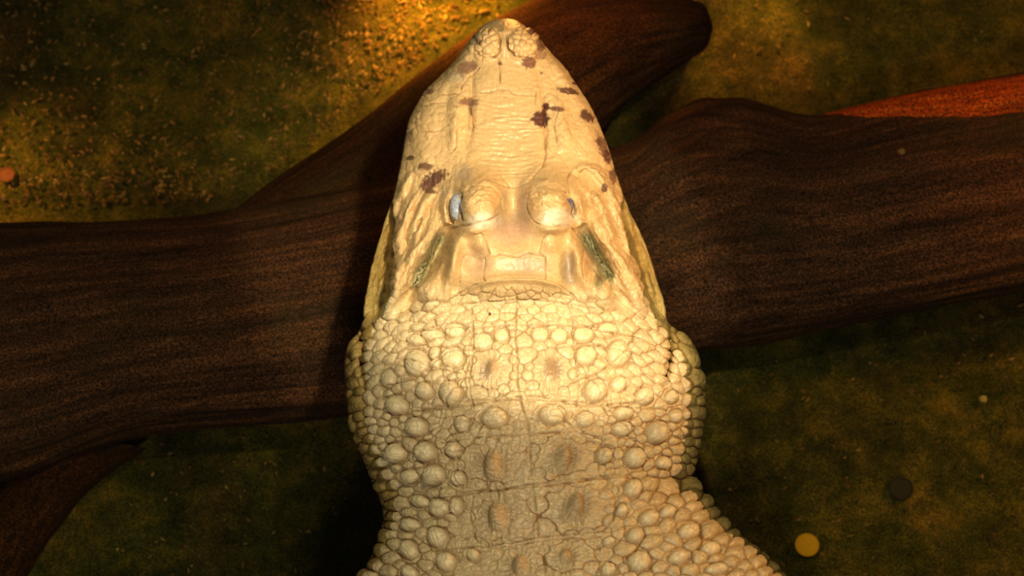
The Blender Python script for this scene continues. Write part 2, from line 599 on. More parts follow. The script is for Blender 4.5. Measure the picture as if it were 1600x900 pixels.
# raised nostril disc
mound(G, 757, 66, 25, 24, 6 * MM, p=3); mound(G, 819, 67, 26, 24, 6 * MM, p=3)
mound(G, 788, 68, 5, 26, 1.5 * MM)
mound(G, 788, 47, 26, 8, 2 * MM)
ridge(G, [(730, 60), (722, 95), (700, 125), (672, 165)], 14, 3 * MM)
ridge(G, [(845, 62), (868, 100), (890, 135), (910, 175)], 14, 3 * MM)
# snout: canthal edges and side swells
ridge(G, [(738, 100), (737, 150), (735, 200), (728, 260)], 5, -2.2 * MM)
ridge(G, [(838, 100), (848, 160), (852, 210), (850, 262)], 4, -1.8 * MM)
ridge(G, [(715, 130), (712, 180), (706, 235)], 11, 3.0 * MM)
ridge(G, [(868, 130), (878, 190), (885, 240)], 13, 2.6 * MM)
mound(G, 668, 190, 24, 36, 3 * MM); mound(G, 918, 215, 22, 36, 2.5 * MM)
mound(G, 793, 235, 45, 50, -2.5 * MM)
mound(G, 660, 250, 18, 26, 2.5 * MM)
# orbits
mound(G, 746, 320, 41, 42, 19 * MM, p=2.8)
mound(G, 860, 320, 43, 42, 19 * MM, p=2.8)
mound(G, 802, 335, 22, 42, -7 * MM)
ridge(G, [(738, 293), (757, 283), (776, 292), (786, 312)], 6, 2.2 * MM)
ridge(G, [(826, 312), (834, 290), (852, 282), (872, 288)], 6, 2.2 * MM)
mound(G, 712, 324, 9, 22, -8 * MM, 8)
mound(G, 893, 322, 6, 20, -7 * MM, -12)
ridge(G, [(697, 300), (694, 325), (699, 352)], 5, 4.5 * MM)
ridge(G, [(903, 298), (910, 325), (912, 350)], 5, 4.0 * MM)
# skull table
mound(G, 803, 400, 115, 62, 9 * MM, p=6)
ridge(G, [(722, 362), (710, 395), (704, 430), (693, 470)], 10, 6 * MM)
ridge(G, [(888, 362), (900, 395), (908, 430), (926, 466)], 10, 6 * MM)
mound(G, 742, 408, 17, 22, -5 * MM); mound(G, 889, 412, 11, 26, -5 * MM)
mound(G, 803, 425, 36, 16, -2.0 * MM)
mound(G, 748, 383, 14, 13, 3.0 * MM); mound(G, 860, 382, 14, 13, 3.0 * MM)
mound(G, 730, 361, 16, 8, 3.5 * MM); mound(G, 868, 358, 22, 7, 3.5 * MM)
ridge(G, [(700, 468), (735, 447), (770, 438), (803, 436), (845, 438), (880, 450), (915, 472)], 6, 3.0 * MM)
# ear slits
ridge(G, [(703, 350), (690, 382), (672, 415), (656, 446)], 11, -15 * MM)
ridge(G, [(906, 352), (925, 385), (940, 412), (951, 436)], 11, -15 * MM)
# quadrate ridges
ridge(G, [(690, 335), (664, 375), (638, 415), (618, 455), (600, 496)], 13, 9 * MM)
ridge(G, [(918, 322), (942, 362), (966, 408), (992, 452), (1012, 492)], 14, 9 * MM)
ridge(G, [(650, 440), (636, 470), (628, 500)], 12, -6 * MM)
ridge(G, [(948, 440), (968, 470), (980, 492)], 12, -5 * MM)
mound(G, 672, 458, 18, 22, 6 * MM); mound(G, 944, 458, 16, 20, 6 * MM)
# cheek folds
for q_, w_, h_ in (([(685, 292), (664, 318), (648, 350), (640, 385)], 6, 4.5), ([(655, 298), (638, 325), (627, 360), (622, 400)], 6, 4),
                   ([(672, 330), (655, 360), (646, 392)], 4, 3), ([(632, 320), (622, 350), (618, 385)], 4, 3), ([(632, 400), (622, 430), (615, 462)], 5, 3),
                   ([(893, 268), (915, 260), (938, 276), (955, 305), (966, 345)], 6, 4), ([(908, 292), (930, 312), (948, 345), (958, 372)], 5, 3.5),
                   ([(965, 330), (975, 365), (984, 400)], 6, 4), ([(925, 300), (945, 330)], 4, 2.5), ([(645, 268), (632, 290), (622, 315)], 5, 3),
                   ([(600, 380), (590, 420), (582, 470)], 4, 2), ([(598, 430), (590, 470), (584, 505)], 3, 2.5), ([(1000, 400), (1013, 440), (1022, 480)], 4, 2.5),
                   ([(1008, 420), (1016, 450), (1030, 500)], 3, 2)):
    ridge(G, q_, w_, h_ * MM)
hm = sstep(250, 300, Y) * (1 - sstep(430, 500, Y)) * sstep(70, 110, abs(X - 803))
G += hm * 1.8 * MM * fbm(X * 1.5 + Y * .3, Y * 0.45, 16, 201)
# lower jaw stands outside and below the upper jaw
UL = curve([(290, 605), (310, 612), (375, 611), (410, 612), (440, 608), (470, 603), (500, 592), (515, 575)], Y)
UR = curve([(290, 985), (310, 973), (350, 980), (395, 988), (420, 997), (460, 1010), (495, 1026), (515, 1042)], Y)
jm = sstep(290, 325, Y) * (1 - sstep(490, 515, Y))
G -= jm * 16 * MM * (1 - sstep(-5, 5, X - UL)) + jm * 16 * MM * sstep(-5, 5, X - UR)
# neck: fold where the jowl bulges beyond the jaw
nm = sstep(500, 520, Y) * (1 - sstep(600, 680, Y))
ridge(G, [(563, 490), (565, 530), (566, 575), (572, 610)], 5, -12 * MM)
ridge(G, [(1047, 495), (1048, 530), (1046, 575), (1038, 610)], 6, -12 * MM)
ridge(G, [(580, 770), (640, 765), (690, 760)], 22, -6 * MM)
ridge(G, [(1090, 745), (1060, 760), (1010, 775)], 20, -9 * MM)
mound(G, 835, 720, 150, 110, 5 * MM)

macro *= 1 + 0.4 * (1 - sstep(470, 520, Y))

# --- creases
for pts in [[(735, 165), (738, 205)], [(715, 182), (713, 225), (705, 240)], [(837, 145), (836, 165)], [(851, 190), (853, 240), (846, 262)],
            [(780, 92), (781, 130)], [(795, 140), (805, 148), (838, 150)], [(690, 147), (718, 145), (724, 130), (750, 105)], [(750, 145), (775, 141), (795, 142)],
            [(745, 287), (757, 279), (772, 284), (800, 294), (822, 286), (835, 277), (855, 280)], [(727, 300), (735, 292), (760, 290), (780, 303), (785, 330)],
            [(705, 357), (720, 353), (760, 345), (780, 335)], [(828, 300), (822, 322), (832, 345), (855, 352), (888, 352), (908, 372), (915, 385)],
            [(740, 367), (752, 366), (761, 378), (764, 396), (757, 401)], [(858, 366), (847, 374), (843, 394), (850, 400)],
            [(757, 401), (754, 430), (758, 440)], [(852, 400), (853, 436)], [(764, 402), (785, 397), (805, 401), (825, 396), (850, 400)],
            [(700, 470), (728, 452), (760, 440), (800, 434), (850, 436), (880, 448), (903, 468)], [(718, 440), (722, 410), (730, 398)],
            [(800, 294), (790, 284), (783, 275)], [(822, 286), (840, 268), (850, 260)], [(893, 268), (886, 280), (890, 300)],
            [(912, 388), (910, 420), (915, 440)], [(905, 270), (925, 262), (945, 278)],
            [(870, 150), (872, 170), (866, 195), (870, 225)], [(660, 165), (690, 160), (715, 168)], [(655, 205), (680, 205), (700, 195)]]:
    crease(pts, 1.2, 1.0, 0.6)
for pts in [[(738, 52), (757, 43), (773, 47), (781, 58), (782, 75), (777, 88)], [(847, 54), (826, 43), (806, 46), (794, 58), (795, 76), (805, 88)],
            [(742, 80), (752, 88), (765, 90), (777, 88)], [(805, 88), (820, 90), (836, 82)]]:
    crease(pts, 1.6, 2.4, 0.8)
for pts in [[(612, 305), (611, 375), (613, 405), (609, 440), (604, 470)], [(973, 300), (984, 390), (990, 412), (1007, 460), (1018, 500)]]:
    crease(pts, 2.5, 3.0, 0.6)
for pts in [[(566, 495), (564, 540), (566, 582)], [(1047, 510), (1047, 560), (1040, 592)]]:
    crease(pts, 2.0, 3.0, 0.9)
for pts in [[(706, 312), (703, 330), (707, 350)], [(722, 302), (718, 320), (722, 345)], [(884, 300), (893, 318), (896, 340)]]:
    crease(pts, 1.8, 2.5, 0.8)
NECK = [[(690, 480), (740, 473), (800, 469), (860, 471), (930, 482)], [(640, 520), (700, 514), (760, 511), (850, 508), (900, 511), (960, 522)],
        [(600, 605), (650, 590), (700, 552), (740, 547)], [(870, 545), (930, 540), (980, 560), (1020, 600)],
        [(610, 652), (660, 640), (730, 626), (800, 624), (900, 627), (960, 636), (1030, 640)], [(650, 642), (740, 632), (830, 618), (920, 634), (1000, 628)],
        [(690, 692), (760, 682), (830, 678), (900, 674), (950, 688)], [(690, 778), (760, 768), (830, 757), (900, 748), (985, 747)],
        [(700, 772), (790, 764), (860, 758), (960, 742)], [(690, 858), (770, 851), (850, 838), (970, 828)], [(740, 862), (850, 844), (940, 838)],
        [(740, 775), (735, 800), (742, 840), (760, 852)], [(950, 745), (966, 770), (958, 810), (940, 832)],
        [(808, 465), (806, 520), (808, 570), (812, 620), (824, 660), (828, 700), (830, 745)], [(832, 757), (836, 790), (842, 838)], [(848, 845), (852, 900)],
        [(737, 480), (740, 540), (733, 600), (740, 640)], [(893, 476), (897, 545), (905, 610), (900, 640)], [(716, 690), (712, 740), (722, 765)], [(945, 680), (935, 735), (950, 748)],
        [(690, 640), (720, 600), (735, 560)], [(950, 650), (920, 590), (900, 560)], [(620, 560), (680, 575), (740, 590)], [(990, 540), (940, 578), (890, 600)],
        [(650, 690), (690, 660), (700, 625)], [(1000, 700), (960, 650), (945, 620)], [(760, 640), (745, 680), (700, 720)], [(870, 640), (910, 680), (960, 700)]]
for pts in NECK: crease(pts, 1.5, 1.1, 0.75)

# --- explicit scutes: cx, cy, rx, ry, height mm
OST = [(651, 567, 23, 24, 5), (706, 558, 21, 19, 3.5), (916, 554, 19, 17, 3.5), (967, 552, 21, 22, 5), (663, 610, 16, 16, 6), (704, 614, 20, 22, 7),
       (621, 633, 19, 19, 8), (608, 591, 13, 17, 5), (931, 610, 20, 21, 7), (967, 601, 14, 14, 5), (1006, 620, 16, 16, 7), (651, 667, 19, 18, 8),
       (723, 663, 15, 16, 6), (772, 653, 24, 18, 6), (864, 648, 24, 18, 6.5), (914, 655, 16, 14, 4.5), (974, 646, 17, 12, 5), (972, 670, 19, 14, 5),
       (1025, 676, 19, 21, 9), (619, 708, 18, 19, 8), (666, 706, 18, 19, 9), (708, 702, 15, 16, 6), (944, 712, 14, 15, 6), (991, 715, 18, 18, 8),
       (678, 742, 18, 19, 7), (640, 744, 17, 12, 5), (715, 747, 13, 14, 5), (988, 764, 16, 16, 7), (1036, 723, 12, 12, 5), (595, 723, 12, 10, 4),
       (686, 793, 17, 17, 6), (712, 791, 12, 17, 5), (684, 839, 18, 18, 7), (640, 859, 16, 17, 7), (697, 878, 19, 17, 7), (1014, 810, 17, 14, 7),
       (993, 837, 16, 13, 6), (971, 797, 12, 12, 5), (1043, 800, 14, 10, 5), (1076, 830, 20, 12, 6), (999, 878, 22, 18, 7), (1060, 872, 19, 11, 6),
       (951, 846, 11, 8, 4), (739, 867, 12, 11, 4), (710, 516, 19, 13, 3), (753, 533, 20, 14, 3), (783, 524, 14, 12, 2.5), (843, 522, 16, 13, 2.5), (873, 524, 16, 13, 2.5),
       (912, 522, 19, 13, 3), (950, 514, 18, 11, 3), (674, 522, 20, 11, 3), (648, 531, 16, 9, 3), (1055, 650, 12, 13, 5), (1050, 620, 11, 12, 4),
       (640, 820, 17, 11, 5), (655, 783, 15, 11, 5), (1110, 858, 18, 11, 5), (1120, 890, 20, 10, 5), (950, 890, 14, 12, 5), (640, 895, 15, 12, 6)]
PLATE = [(766, 580, 31, 31, 0), (860, 580, 31, 31, 0), (768, 723, 49, 33, -3), (879, 713, 46, 31, -6), (787, 811, 50, 34, -4), (900, 795, 52, 37, -6), (811, 880, 34, 25, -4), (890, 870, 35, 24, -5)]
KEEL = [(769, 579, 8, 15, 5, 10), (859, 580, 8, 16, 5, -5), (770, 728, 11, 19, 11, 0), (880, 716, 10, 17, 10, 8), (778, 808, 11, 18, 12, 0), (899, 793, 10, 17, 11, 10), (812, 884, 9, 13, 9, 0), (884, 872, 8, 12, 8, 0)]

seeds = []   # x, y, rx, ry, rot, amp(m), kind
for (x, y, a, b_, h) in OST: seeds.append((x, y, a, b_, 0.0, h * MM, 1))
for (x, y, a, b_, r) in PLATE: seeds.append((x, y, a, b_, r, 1.6 * MM, 2))


def ycurve(x):
    return 446 + 0.00028 * (x - 803) ** 2 * 4.2


def in_scales(x, y):
    return y > min(ycurve(x), 512)


def arc_slope(x, y):
    f = 1 - min(1, max(0, (y - 590) / 120))
    return math.degrees(math.atan((x - 810) / 250 * 1.15)) * f


rr = random.Random(5)
ROWS = True
pts = []
cell = 16
gridd = {}


def can(x, y, rx, ry, rot):
    gi, gj = int(x // cell), int(y // cell)
    c_, s2 = math.cos(math.radians(rot)), math.sin(math.radians(rot))
    for a in range(gi - 3, gi + 4):
        for b_ in range(gj - 3, gj + 4):
            for (ox, oy, orx, ory) in gridd.get((a, b_), ()):
                dx, dy = x - ox, y - oy
                d = math.hypot((dx * c_ + dy * s2) / (orx + rx), (-dx * s2 + dy * c_) / (ory + ry))
                if d < 0.84: return False
    return True


def put(x, y, rx, ry):
    gridd.setdefault((int(x // cell), int(y // cell)), []).append((x, y, rx, ry))


for s_ in seeds: put(s_[0], s_[1], s_[2], s_[3])
for sgn in (-1, 1):                      # slanting rows of long scales on both sides of the nape
    for k in range(-12, 14):
        for q in range(-8, 9):
            ang_ = math.radians(38)
            u_ = q * 25 + (k % 2) * 12 + rr.uniform(-4, 4); v_ = k * 12.5 + rr.uniform(-1.5, 1.5)
            xo = u_ * math.cos(ang_) + v_ * math.sin(ang_)
            yo = -u_ * math.sin(ang_) + v_ * math.cos(ang_)
            x = 628 + xo if sgn < 0 else 990 - xo
            y = 545 + yo
            if not (564 < x < 690 or 925 < x < 1052): continue
            if y < min(ycurve(x), 512) + 3 or y > 606 - 0.15 * abs(abs(x - 808) - 180): continue
            rot = -38 + 14 * (1 - min(1, (abs(x - 808) - 110) / 130))
            rot = rot if sgn < 0 else -rot
            a_ = 13.5 + rr.uniform(-3, 2); b2_ = 6.6 + rr.uniform(-1, 1)
            if can(x, y, a_ * .85, b2_ * .85, rot):
                put(x, y, a_, b2_ * 1.2)
                seeds.append((x, y, a_, b2_, rot, (2.6 + rr.random()) * MM, 0))
for tries in range(60000):
    x = rr.uniform(480, 1320); y = rr.uniform(35, 1008)
    big_ = rr.random() < (0.35 if tries < 12000 else 0.0)
    if in_scales(x, y):
        flank = max(0, min(1, (abs(x - 825) - 150) / 100))
        r = 5.6 + (4.0 if big_ else 0.0) + 2.2 * rr.random()
        if y > 740: r += 1.6 + 1.5 * flank
        elif y > 540: r += 0.8 * flank
        mid_ = abs(x - 825 + (800 - y) * 0.06) < 118 and y > 600
        if y < 470: rx, ry = r * 1.0, r * 0.75
        elif y < 575 and abs(x - 805) > 95: rx, ry = r * 2.2, r * 0.78
        elif y < 560: rx, ry = r * 1.45, r * 0.95
        elif y > 740 and abs(x - 825) > 120: rx, ry = r * 1.25, r * 0.85
        else: rx, ry = r * 1.1, r
        amp = (1.2 + 0.22 * r * (0.6 + flank)) * MM
        if y < 500: amp *= 0.7
        if mid_: rx, ry, amp = r * 1.5, r * 1.1, amp * 0.4
        kind = 0
        rot = arc_slope(x, y)
    else:
        nd = min(math.hypot(x - 757, y - 68), math.hypot(x - 819, y - 69))
        if nd < 24: r = 3.6 + rr.random() * 2.4; amp = 2.2 * MM
        elif y < 300 and 740 < x < 848: continue
        elif y < 290: r = 4.8 + rr.random() * 4.6; amp = (0.4 + 1.2 * rr.random() * rr.random()) * MM
        elif abs(x - 803) > 120 and y > 430: r = 6 + rr.random() * 3; amp = 0.9 * MM
        elif 655 < x < 690 and y > 425 or 930 < x < 965 and y > 425: r = 4.5; amp = 1.5 * MM
        else: continue
        rx = ry = r; rot = 0; kind = 0
    if can(x, y, rx, ry, rot):
        put(x, y, rx, ry)
        seeds.append((x, y, rx, ry, rot, amp, kind))
print('scales', len(seeds))

F1 = np.full(X.shape, 9.0, np.float32); F2 = np.full(X.shape, 9.0, np.float32)
AM = np.zeros_like(X); KD = np.zeros_like(X); CV = np.zeros_like(X)
for (x, y, rx, ry, rot, amp, kind) in seeds:
    s, d, u, v_ = ell(x, y, rx, ry, rot, k=2.9)
    d = d.astype(np.float32)
    f1 = F1[s]; f2 = F2[s]
    new = d < f1
    f2n = np.where(new, f1, np.minimum(f2, d))
    F1[s] = np.where(new, d, f1); F2[s] = f2n
    AM[s] = np.where(new, amp, AM[s]); KD[s] = np.where(new, kind, KD[s]); CV[s] = np.where(new, rr.random(), CV[s])
ratio = F1 / np.maximum(F2, 1e-4)
edge = F2 - F1
cellmask = np.clip((2.6 - F1) * 3, 0, 1)
# scaled region mask
ncurve = 446 + 0.00118 * (X - 803) ** 2
skinm = sstep(-4, 6, Y - np.minimum(ncurve, 512))
nost = np.exp(-(np.minimum(np.hypot(X - 757, Y - 68), np.hypot(X - 819, Y - 69)) / 25) ** 6)
lat = (1 - sstep(270, 310, Y)) * np.clip(sstep(45, 62, abs(X - 792)) + nost, 0, 1)
back = sstep(425, 445, Y) * sstep(118, 126, abs(X - 803)) * 0.7
region = np.clip(skinm + nost + lat * 0.8 + back, 0, 1)
dome = np.clip(1 - ratio ** 1.9, 0, 1) ** 0.85 * 1.25
pl = (KD == 2)
dome = np.where(pl, np.clip((1 - ratio) * 5, 0, 1) ** 0.5, dome)
knob = np.where(KD == 1, np.clip(1 - (F1 / 0.86) ** 2.3, 0, 1) ** 0.8, 0)
hts = np.where(KD == 1, 0.12 * AM * dome + 0.62 * AM * knob, 0.58 * AM * dome)
micro += region * cellmask * hts
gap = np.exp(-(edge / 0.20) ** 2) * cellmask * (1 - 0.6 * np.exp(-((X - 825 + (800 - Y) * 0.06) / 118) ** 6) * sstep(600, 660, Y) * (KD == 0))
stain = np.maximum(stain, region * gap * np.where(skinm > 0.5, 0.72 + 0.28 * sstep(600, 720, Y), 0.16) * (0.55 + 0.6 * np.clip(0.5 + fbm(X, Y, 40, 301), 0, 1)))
ring = np.where(KD == 1, np.exp(-((F1 - 0.93) / 0.10) ** 2), 0)
stain = np.maximum(stain, ring * 0.6)
micro -= ring * 1.5 * MM
# keels with radiating wrinkles
for (x, y, rx, ry, h, rot) in KEEL:
    s, d, u, v_ = ell(x, y, rx, ry, rot, k=4)
    uu = u + 0.18
    prof = np.exp(-(np.abs(u) ** 2.4 + np.abs(v_) ** 2.6) * 0.9)
    micro[s] += h * 0.5 * MM * prof
    ang = np.arctan2(v_ * ry, u * rx)
    wr_ = np.sin(ang * 17 + 3.0 * vnoise(X[s], Y[s], 14, 55))
    rad = np.exp(-((d - 1.75) / 0.75) ** 2)
    micro[s] += 0.6 * MM * wr_ * rad
    stain[s] = np.maximum(stain[s], 0.30 * rad * np.clip(-wr_, 0, 1))
    micro[s] -= h * 0.16 * MM * np.exp(-((d - 1.5) / 0.4) ** 2)
# fine web of wrinkles
fx = X + 4 * fbm(X, Y, 18, 401); fy = Y + 4 * fbm(X, Y, 18, 411)
w1 = 1 - abs(vnoise(fx * 0.75, fy * 1.25, 7, 421)) * 3.5
w2 = 1 - abs(vnoise(fx * 1.3, fy * 0.8, 10, 431)) * 4.0
web = np.clip(np.maximum(w1, w2), 0, 1)
midw = skinm * np.exp(-((X - 825 + (800 - Y) * 0.06) / 150) ** 4) * sstep(580, 640, Y)
w3 = 1 - abs(fbm((X + 5 * fbm(X, Y, 30, 433)) * 0.35, (Y + 9 * fbm(X, Y, 40, 437)) * 1.5, 9, 435, 2)) * 4.5
web = np.clip(np.maximum(web, w3 * midw), 0, 1)
micro -= (0.10 + 0.28 * skinm + 0.35 * midw) * MM * web
stain = np.maximum(stain, web * (0.04 + 0.20 * skinm + 0.12 * midw))
micro += 0.35 * MM * fbm(X, Y, 9, 441) * (0.4 + 0.6 * skinm)
# snout and brow wrinkles running across
def rid(cx_s, cy_s, seed, wamp=5, wc=20):
    a = X + wamp * fbm(X, Y, wc, seed + 1); b2 = Y + wamp * fbm(X, Y, wc, seed + 5)
    return 1 - 2.2 * abs(fbm(a * cx_s, b2 * cy_s, 10, seed, 2))


pm = np.exp(-((X - 793) / 50) ** 4) * sstep(110, 180, Y) * (1 - sstep(268, 288, Y))
arc_ = Y + 0.0012 * (X - 793) ** 2 + 5 * fbm(X, Y * 1.2, 26, 451)
wrk = np.sin(arc_ * 2 * math.pi / 7.0) * np.clip(0.35 + fbm(X * 0.7, Y * 2.0, 14, 455), 0, 1)
micro += pm * 0.34 * MM * wrk + pm * 0.25 * MM * rid(0.3, 1.4, 457)
for (cx, cy, s0) in ((748, 318, 1), (858, 318, 2)):
    e_ = np.exp(-(((X - cx) / 32) ** 2 + ((Y - cy) / 30) ** 2) ** 1.5)
    rr_ = rid(0.75, 1.25, 460 + 20 * s0, 7, 14)
    micro += e_ * (0.35 + 1.3 * (1 - sstep(310, 335, Y))) * MM * rr_
    stain = np.maximum(stain, e_ * 0.5 * np.clip(-rr_ * 1.2 - 0.1, 0, 1))
side = (1 - skinm) * sstep(105, 130, abs(X - 803)) * sstep(280, 320, Y)
sk_ = (X - 803) * np.sign(X - 803)
ax_ = sk_ * 0.85 - Y * 0.5; bx_ = sk_ * 0.5 + Y * 0.85
fld = 1 - 2.4 * abs(fbm(ax_ * 1.0, bx_ * 0.22, 12, 480, 3))
micro += side * 1.3 * MM * fld
stain = np.maximum(stain, side * 0.30 * np.clip(-fld - 0.1, 0, 1))
# soft uneven swelling of the whole head skin
hs = (1 - skinm)
tb_ = 1 - 0.7 * np.exp(-(((X - 803) / 110) ** 4 + ((Y - 395) / 60) ** 4))
micro += hs * tb_ * (0.7 * MM * fbm(X, Y, 24, 490, 4) + 0.35 * MM * rid(0.5, 0.9, 495))
stain = np.maximum(stain, hs * 0.22 * np.clip(rid(0.45, 0.8, 499, 8, 25) * 6 - 5.2, 0, 1))

# --- skin colours (pigment, dirt in the furrows, algae, painted light and shade)
C = np.empty(X.shape + (3,), np.float32)
base_c = np.array([0.74, 0.60, 0.35])
C[:] = base_c
t1 = np.clip(0.5 + 0.9 * fbm(X, Y, 60, 501), 0, 1)[..., None]
C = C * (1 - 0.35 * t1) + np.array([0.83, 0.60, 0.36]) * 0.35 * t1
hd = (1 - sstep(430, 480, Y))[..., None]
C = C * (1 - 0.8 * hd) + np.array([0.72, 0.47, 0.215]) * 0.8 * hd  # amber light and weaker beam on the head painted into its colour
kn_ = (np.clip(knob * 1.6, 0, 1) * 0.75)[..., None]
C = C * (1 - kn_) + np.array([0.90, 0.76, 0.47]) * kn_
C *= (1 + (CV * region * cellmask - 0.3)[..., None] * 0.10)


def blot(cx, cy, rx, ry, col, a=1.0, rot=0, soft=0.25, rough=0.62):
    s, d, u, v_ = ell(cx, cy, rx, ry, rot, k=2.4)
    n_ = rough * (0.55 * fbm(X[s], Y[s], 11, 601) + 0.4 * vnoise(X[s], Y[s], 3.2, 605))
    mk = (sstep(1 + soft, 1 - soft, d + n_) if False else 1 - sstep(1 - soft, 1 + soft, d + n_)) * a
    C[s] = C[s] * (1 - mk[..., None]) + np.array(col) * mk[..., None]


DK = (0.085, 0.026, 0.026); DB = (0.17, 0.070, 0.055); GR = (0.34, 0.29, 0.22)
for a in [(731, 107, 17, 10, DB, .75, -20), (712, 120, 12, 10, GR, .5, 0), (742, 62, 5, 9, GR, .7, 20), (750, 67, 6, 5, DB, .8, 0), (745, 55, 6, 4, GR, .6, 0), (764, 47, 4, 2.2, DK, .9, 20),
          (830, 52, 9, 5, DB, .9, 10), (841, 71, 8, 10, DB, .85, 0), (826, 97, 10, 10, DB, .9, 0), (842, 86, 10, 8, DB, .6, 0), (846, 115, 3, 2, DB, .8, 0),
          (889, 143, 15, 5, DK, .9, 14), (897, 131, 4, 2, DK, .9, 20), (667, 144, 10, 5, DB, .7, -15), (733, 160, 15, 7, DB, .75, 0), (735, 171, 4, 8, DB, .7, 0),
          (852, 167, 8, 6, DK, 1, 0), (846, 187, 13, 11, DK, .95, 0), (870, 171, 11, 4, DB, .9, 10), (850, 176, 5, 9, DK, .9, 0), (917, 184, 13, 8, DK, .9, 30), (640, 213, 7, 9, DB, .6, 0),
          (643, 246, 6, 4, DK, .85, -20), (665, 260, 11, 7, DK, .8, 0), (680, 278, 19, 11, DK, .9, -30), (669, 291, 11, 8, DB, .85, 0), (673, 300, 9, 4, DB, .8, 0),
          (942, 232, 8, 18, DB, .8, -15), (948, 245, 7, 12, DK, .75, -15), (936, 222, 5, 5, DB, .7, 0), (957, 274, 6, 12, DB, .85, 0), (944, 294, 5, 7, DK, .85, 0), (782, 100, 4, 3, DB, .8, 0),
          (766, 491, 2.6, 3, DK, 1, 0), (935, 856, 5, 5, DK, 1, 0), (968, 322, 2, 2, DB, .6, 0)]:
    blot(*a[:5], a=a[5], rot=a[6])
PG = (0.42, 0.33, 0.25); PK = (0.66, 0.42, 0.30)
for a in [(726, 272, 16, 11, PG, .45), (818, 322, 11, 30, PG, .8), (812, 345, 14, 16, PG, .6), (757, 345, 26, 11, (0.86, 0.78, 0.62), .8), (872, 340, 26, 13, (0.86, 0.78, 0.64), .85), (700, 300, 16, 9, PG, .3), (775, 318, 8, 22, (0.74, 0.46, 0.2), .5), (742, 410, 18, 22, PG, .45), (890, 418, 8, 26, (0.30, 0.26, 0.22), .7), (826, 415, 36, 15, PG, .6), (800, 362, 32, 18, PK, .7),  # pale ovals paint the highlights on the lower eyelids
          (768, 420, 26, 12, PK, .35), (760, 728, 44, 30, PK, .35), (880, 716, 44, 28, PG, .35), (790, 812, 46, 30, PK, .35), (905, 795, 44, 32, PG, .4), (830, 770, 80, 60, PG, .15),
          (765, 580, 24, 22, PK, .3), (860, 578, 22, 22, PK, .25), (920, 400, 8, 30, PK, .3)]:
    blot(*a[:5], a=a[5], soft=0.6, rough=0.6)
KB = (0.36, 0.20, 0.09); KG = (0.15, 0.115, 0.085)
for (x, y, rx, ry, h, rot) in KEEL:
    blot(x - rx * 1.15 * (1 if x < 830 else -1), y, rx * 1.15, ry * 1.0, KG, 0.8 if y > 650 else 0.5, rot, 0.6)  # grey patch paints the shadowed outer side of each keel
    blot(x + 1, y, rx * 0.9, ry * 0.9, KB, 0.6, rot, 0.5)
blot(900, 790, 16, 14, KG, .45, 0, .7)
# algae in the ear slits, on the jaw edges and low on the sides
GN = np.array([0.34, 0.34, 0.19]); GD = np.array([0.055, 0.085, 0.03])
for pts, sgn in (([(686, 372), (675, 392), (662, 418), (652, 442)], 1), ([(918, 372), (930, 392), (942, 412), (952, 432)], -1)):
    s, d, t = linedist(pts, 22)
    m1 = np.exp(-(d / 11.0) ** 2) * 0.85
    hatch = np.clip(np.sin((X[s] * 1.1 * sgn + Y[s] * 0.55 + 6 * fbm(X[s], Y[s], 9, 701)) * 2 * math.pi / 6.5) * 1.5, 0, 1)
    m2 = np.exp(-(d / 8) ** 2) * hatch
    C[s] = C[s] * (1 - m1[..., None]) + GN * m1[..., None]
    C[s] = C[s] * (1 - m2[..., None]) + GD * m2[..., None]
blot(935, 440, 7, 12, tuple(GD), .7, 0, .7)
lowg = np.clip(jm * ((1 - sstep(-6, 4, X - UL)) * 0.5 + 0.15 * sstep(-4, 6, X - UR)), 0, 1)[..., None]
C = C * (1 - lowg) + np.array([0.42, 0.36, 0.21]) * lowg
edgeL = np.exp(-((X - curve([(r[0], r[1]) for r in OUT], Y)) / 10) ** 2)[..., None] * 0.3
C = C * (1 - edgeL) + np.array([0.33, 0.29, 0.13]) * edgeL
gap_shade = (sstep(600, 740, Y) * 0.6 * (1 - 0.75 * np.clip(knob * 1.6, 0, 1)))[..., None]  # shade between the knobs of the lower body, painted into the skin
C = C * (1 - gap_shade) + np.array([0.56, 0.44, 0.24]) * gap_shade
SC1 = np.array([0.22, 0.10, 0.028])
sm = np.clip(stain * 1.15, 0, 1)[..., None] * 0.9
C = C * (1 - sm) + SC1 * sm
C = np.clip(C, 0.005, 0.9)


def sample(Fd, px, py):
    py = np.where(py > 1000, 1000 - abs(((py - 1000) % 560) - 0) * 1.0, py)
    py = np.where(py < 442, 442 + (442 - py) * 0, py) if False else py
    x = np.clip((px - X0) * RES, 0, W_ - 1.001); y = np.clip((py - Y0) * RES, 0, H_ - 1.001)
    j = x.astype(int); i = y.astype(int)
    a = x - j; b_ = y - i
    if Fd.ndim == 3: a = a[..., None]; b_ = b_[..., None]
    return (Fd[i, j] * (1 - a) + Fd[i, j + 1] * a) * (1 - b_) + (Fd[i + 1, j] * (1 - a) + Fd[i + 1, j + 1] * a) * b_


rows = np.concatenate([29 + 24 * (1 - np.cos(np.linspace(0, math.pi / 2, 60)))[:-1] ** 1.0, np.arange(53, 915, 0.92), np.arange(915, 1010, 2.5), np.arange(1010, 2901, 9.0)])
NT, NB = 820, 90
ut = np.sin(np.linspace(-math.pi / 2, math.pi / 2, NT)) * 0.55 + np.linspace(-1, 1, NT) * 0.45
Lx = curve([(r[0], r[1]) for r in OUT], rows); Rx = curve([(r[0], r[2]) for r in OUT], rows)
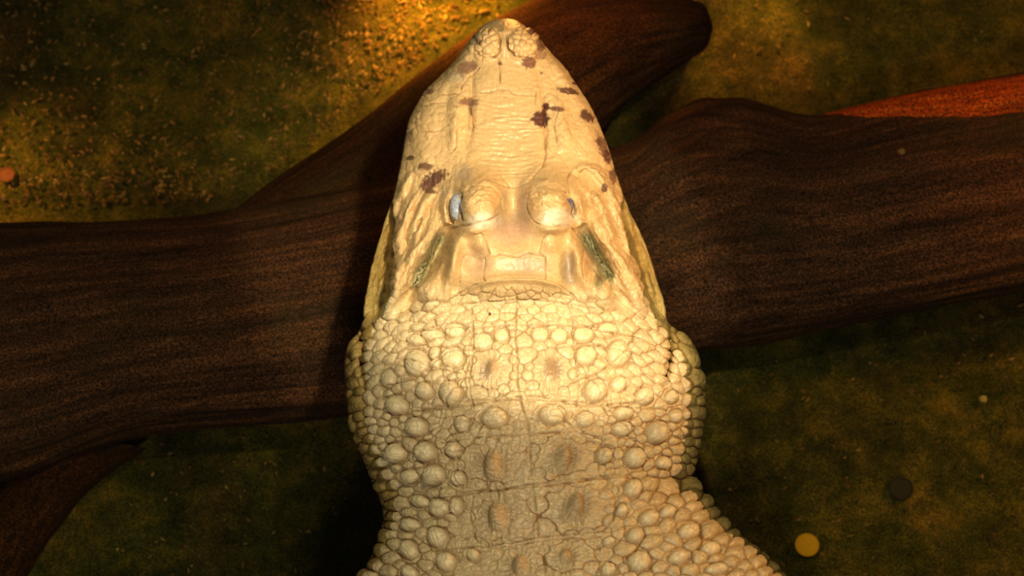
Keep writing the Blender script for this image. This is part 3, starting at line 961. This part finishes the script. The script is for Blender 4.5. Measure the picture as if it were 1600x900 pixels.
# shrink slightly: the scales add their own height
Lx = Lx + 2.0; Rx = Rx - 2.0
tipr = np.clip((rows - 29) / 24, 0, 1)
tipf = np.sqrt(np.clip(1 - (1 - tipr) ** 2, 0, 1))
zt = curve(ZTOP, rows) * MM; ze = curve(ZEDGE, rows) * MM
nexp = np.interp(rows, [29, 60, 150, 260, 330, 440, 520, 700, 900], [2.0, 2.1, 1.9, 1.9, 2.1, 2.2, 2.0, 2.0, 2.1])
cx_ = (Lx + Rx) / 2; hw = (Rx - Lx) / 2
PX = cx_[:, None] + hw[:, None] * ut[None]
PY = np.repeat(rows[:, None], NT, 1)
S_ = np.clip(1 - abs(ut[None]) ** nexp[:, None], 0, 1) ** (1 / nexp[:, None])
ze0 = ze * tipf + 0.008 * (1 - tipf)
Zb = ze0[:, None] + (zt - ze)[:, None] * tipf[:, None] * S_
mac = sample(macro, PX, PY)
fade_tail = np.clip((2900 - rows) / 1200, 0, 1) ** 0.5
edgef = np.clip((1 - abs(ut[None])) * 12, 0, 1) ** 0.7 * tipf[:, None] * (1 - sstep(1010, 1040, rows))[:, None]
Zb = Zb + 2.0 * mac * edgef
top = P(PX, PY, Zb)
ub = np.linspace(1, -1, NB + 2)[1:-1]
depth = np.interp(rows, [29, 60, 150, 300, 450, 560, 800, 1000, 1500, 2200, 2900], [8, 22, 34, 55, 75, 80, 90, 120, 140, 90, 5]) * MM
Zu = ze0[:, None] - depth[:, None] * np.clip(1 - abs(ub[None]) ** 2.3, 0, 1) ** (1 / 2.3) * tipf[:, None]
bot = P(cx_[:, None] + hw[:, None] * ub[None], np.repeat(rows[:, None], NB, 1), Zu)
# vertex normals of the base form
du = np.gradient(top, axis=1); dv = np.gradient(top, axis=0)
N = np.cross(du, dv); N /= (np.linalg.norm(N, axis=-1, keepdims=True) + 1e-12)
if N[500, NT // 2, 2] < 0: N = -N
mi = sample(micro, PX, PY)
tf = np.clip(tipf * 1.3, 0.1, 1)[:, None] * np.clip((1 - abs(ut[None])) * 40 + 0.25, 0, 1) * np.clip(fade_tail + 0.1, 0, 1)[:, None]
mi = np.where(PY > 1010, mi * 0.8, mi)
top = top + N * (1.75 * mi * tf)[..., None]
allv = np.concatenate([top, bot], axis=1)
nr, nc = allv.shape[:2]
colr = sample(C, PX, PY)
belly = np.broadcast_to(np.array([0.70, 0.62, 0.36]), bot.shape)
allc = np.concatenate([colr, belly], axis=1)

m, nt, b = new_mat('albino_alligator_skin')
at = nt.nodes.new('ShaderNodeAttribute'); at.attribute_name = 'skin'
tc = nt.nodes.new('ShaderNodeTexCoord')
n1 = nz(nt, 260, 4, 0.7, tc.outputs['Object'])
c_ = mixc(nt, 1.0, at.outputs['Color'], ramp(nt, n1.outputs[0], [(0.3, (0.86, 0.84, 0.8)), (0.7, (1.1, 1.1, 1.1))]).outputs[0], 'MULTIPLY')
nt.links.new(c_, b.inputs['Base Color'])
b.inputs['Roughness'].default_value = 0.32
b.inputs['Specular IOR Level'].default_value = 0.45
b.inputs['Subsurface Weight'].default_value = 0.0
bump(nt, b, n1.outputs[0], 0.25, 0.002)
M_SKIN = m
fc = grid_faces(nr, nc, wrap=True)
gator = link_mesh('alligator', allv, fc, M_SKIN)
# close the tail tip and the nose tip
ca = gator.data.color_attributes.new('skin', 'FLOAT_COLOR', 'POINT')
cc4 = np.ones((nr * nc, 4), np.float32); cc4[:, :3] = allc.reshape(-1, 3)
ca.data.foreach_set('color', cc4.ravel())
tag(gator, 'large pale albino alligator with dark snout blotches, floating over the sunken log', 'alligator')


# eyes
def eye(px, py, rpx, zc, c1, pupil, lbl):
    r = rpx / 1500.0
    c = P(px, py, zc)
    nu, nv_ = 48, 32
    a = np.linspace(0, 2 * math.pi, nu, endpoint=False)
    e = np.linspace(0.02, math.pi - 0.02, nv_)
    E, A = np.meshgrid(e, a, indexing='ij')
    V = np.stack([np.cos(E) * r * 0.9, np.sin(E) * np.cos(A) * r * 1.8, np.sin(E) * np.sin(A) * r], -1)
    m, nt, b = new_mat('eyeball_' + ('pale' if c1[0] > 0.3 else 'dark'))
    t = nt.nodes.new('ShaderNodeTexCoord')
    n_ = nz(nt, 300, 3, 0.5, t.outputs['Object'])
    nt.links.new(ramp(nt, n_.outputs[0], [(0.4, c1), (0.62, pupil)]).outputs[0], b.inputs['Base Color'])
    b.inputs['Roughness'].default_value = 0.12
    o = link_mesh('eye', V, grid_faces(nv_, nu, wrap=True), m)
    o.location = tuple(c)
    o.parent = gator
    o['label'] = lbl
    return o


eye(714, 323, 12.5, 0.069, (0.42, 0.46, 0.54), (0.24, 0.27, 0.36), 'glassy blue-grey left eye')
eye(889, 320, 8, 0.066, (0.10, 0.09, 0.14), (0.2, 0.16, 0.2), 'dark half-closed right eye')
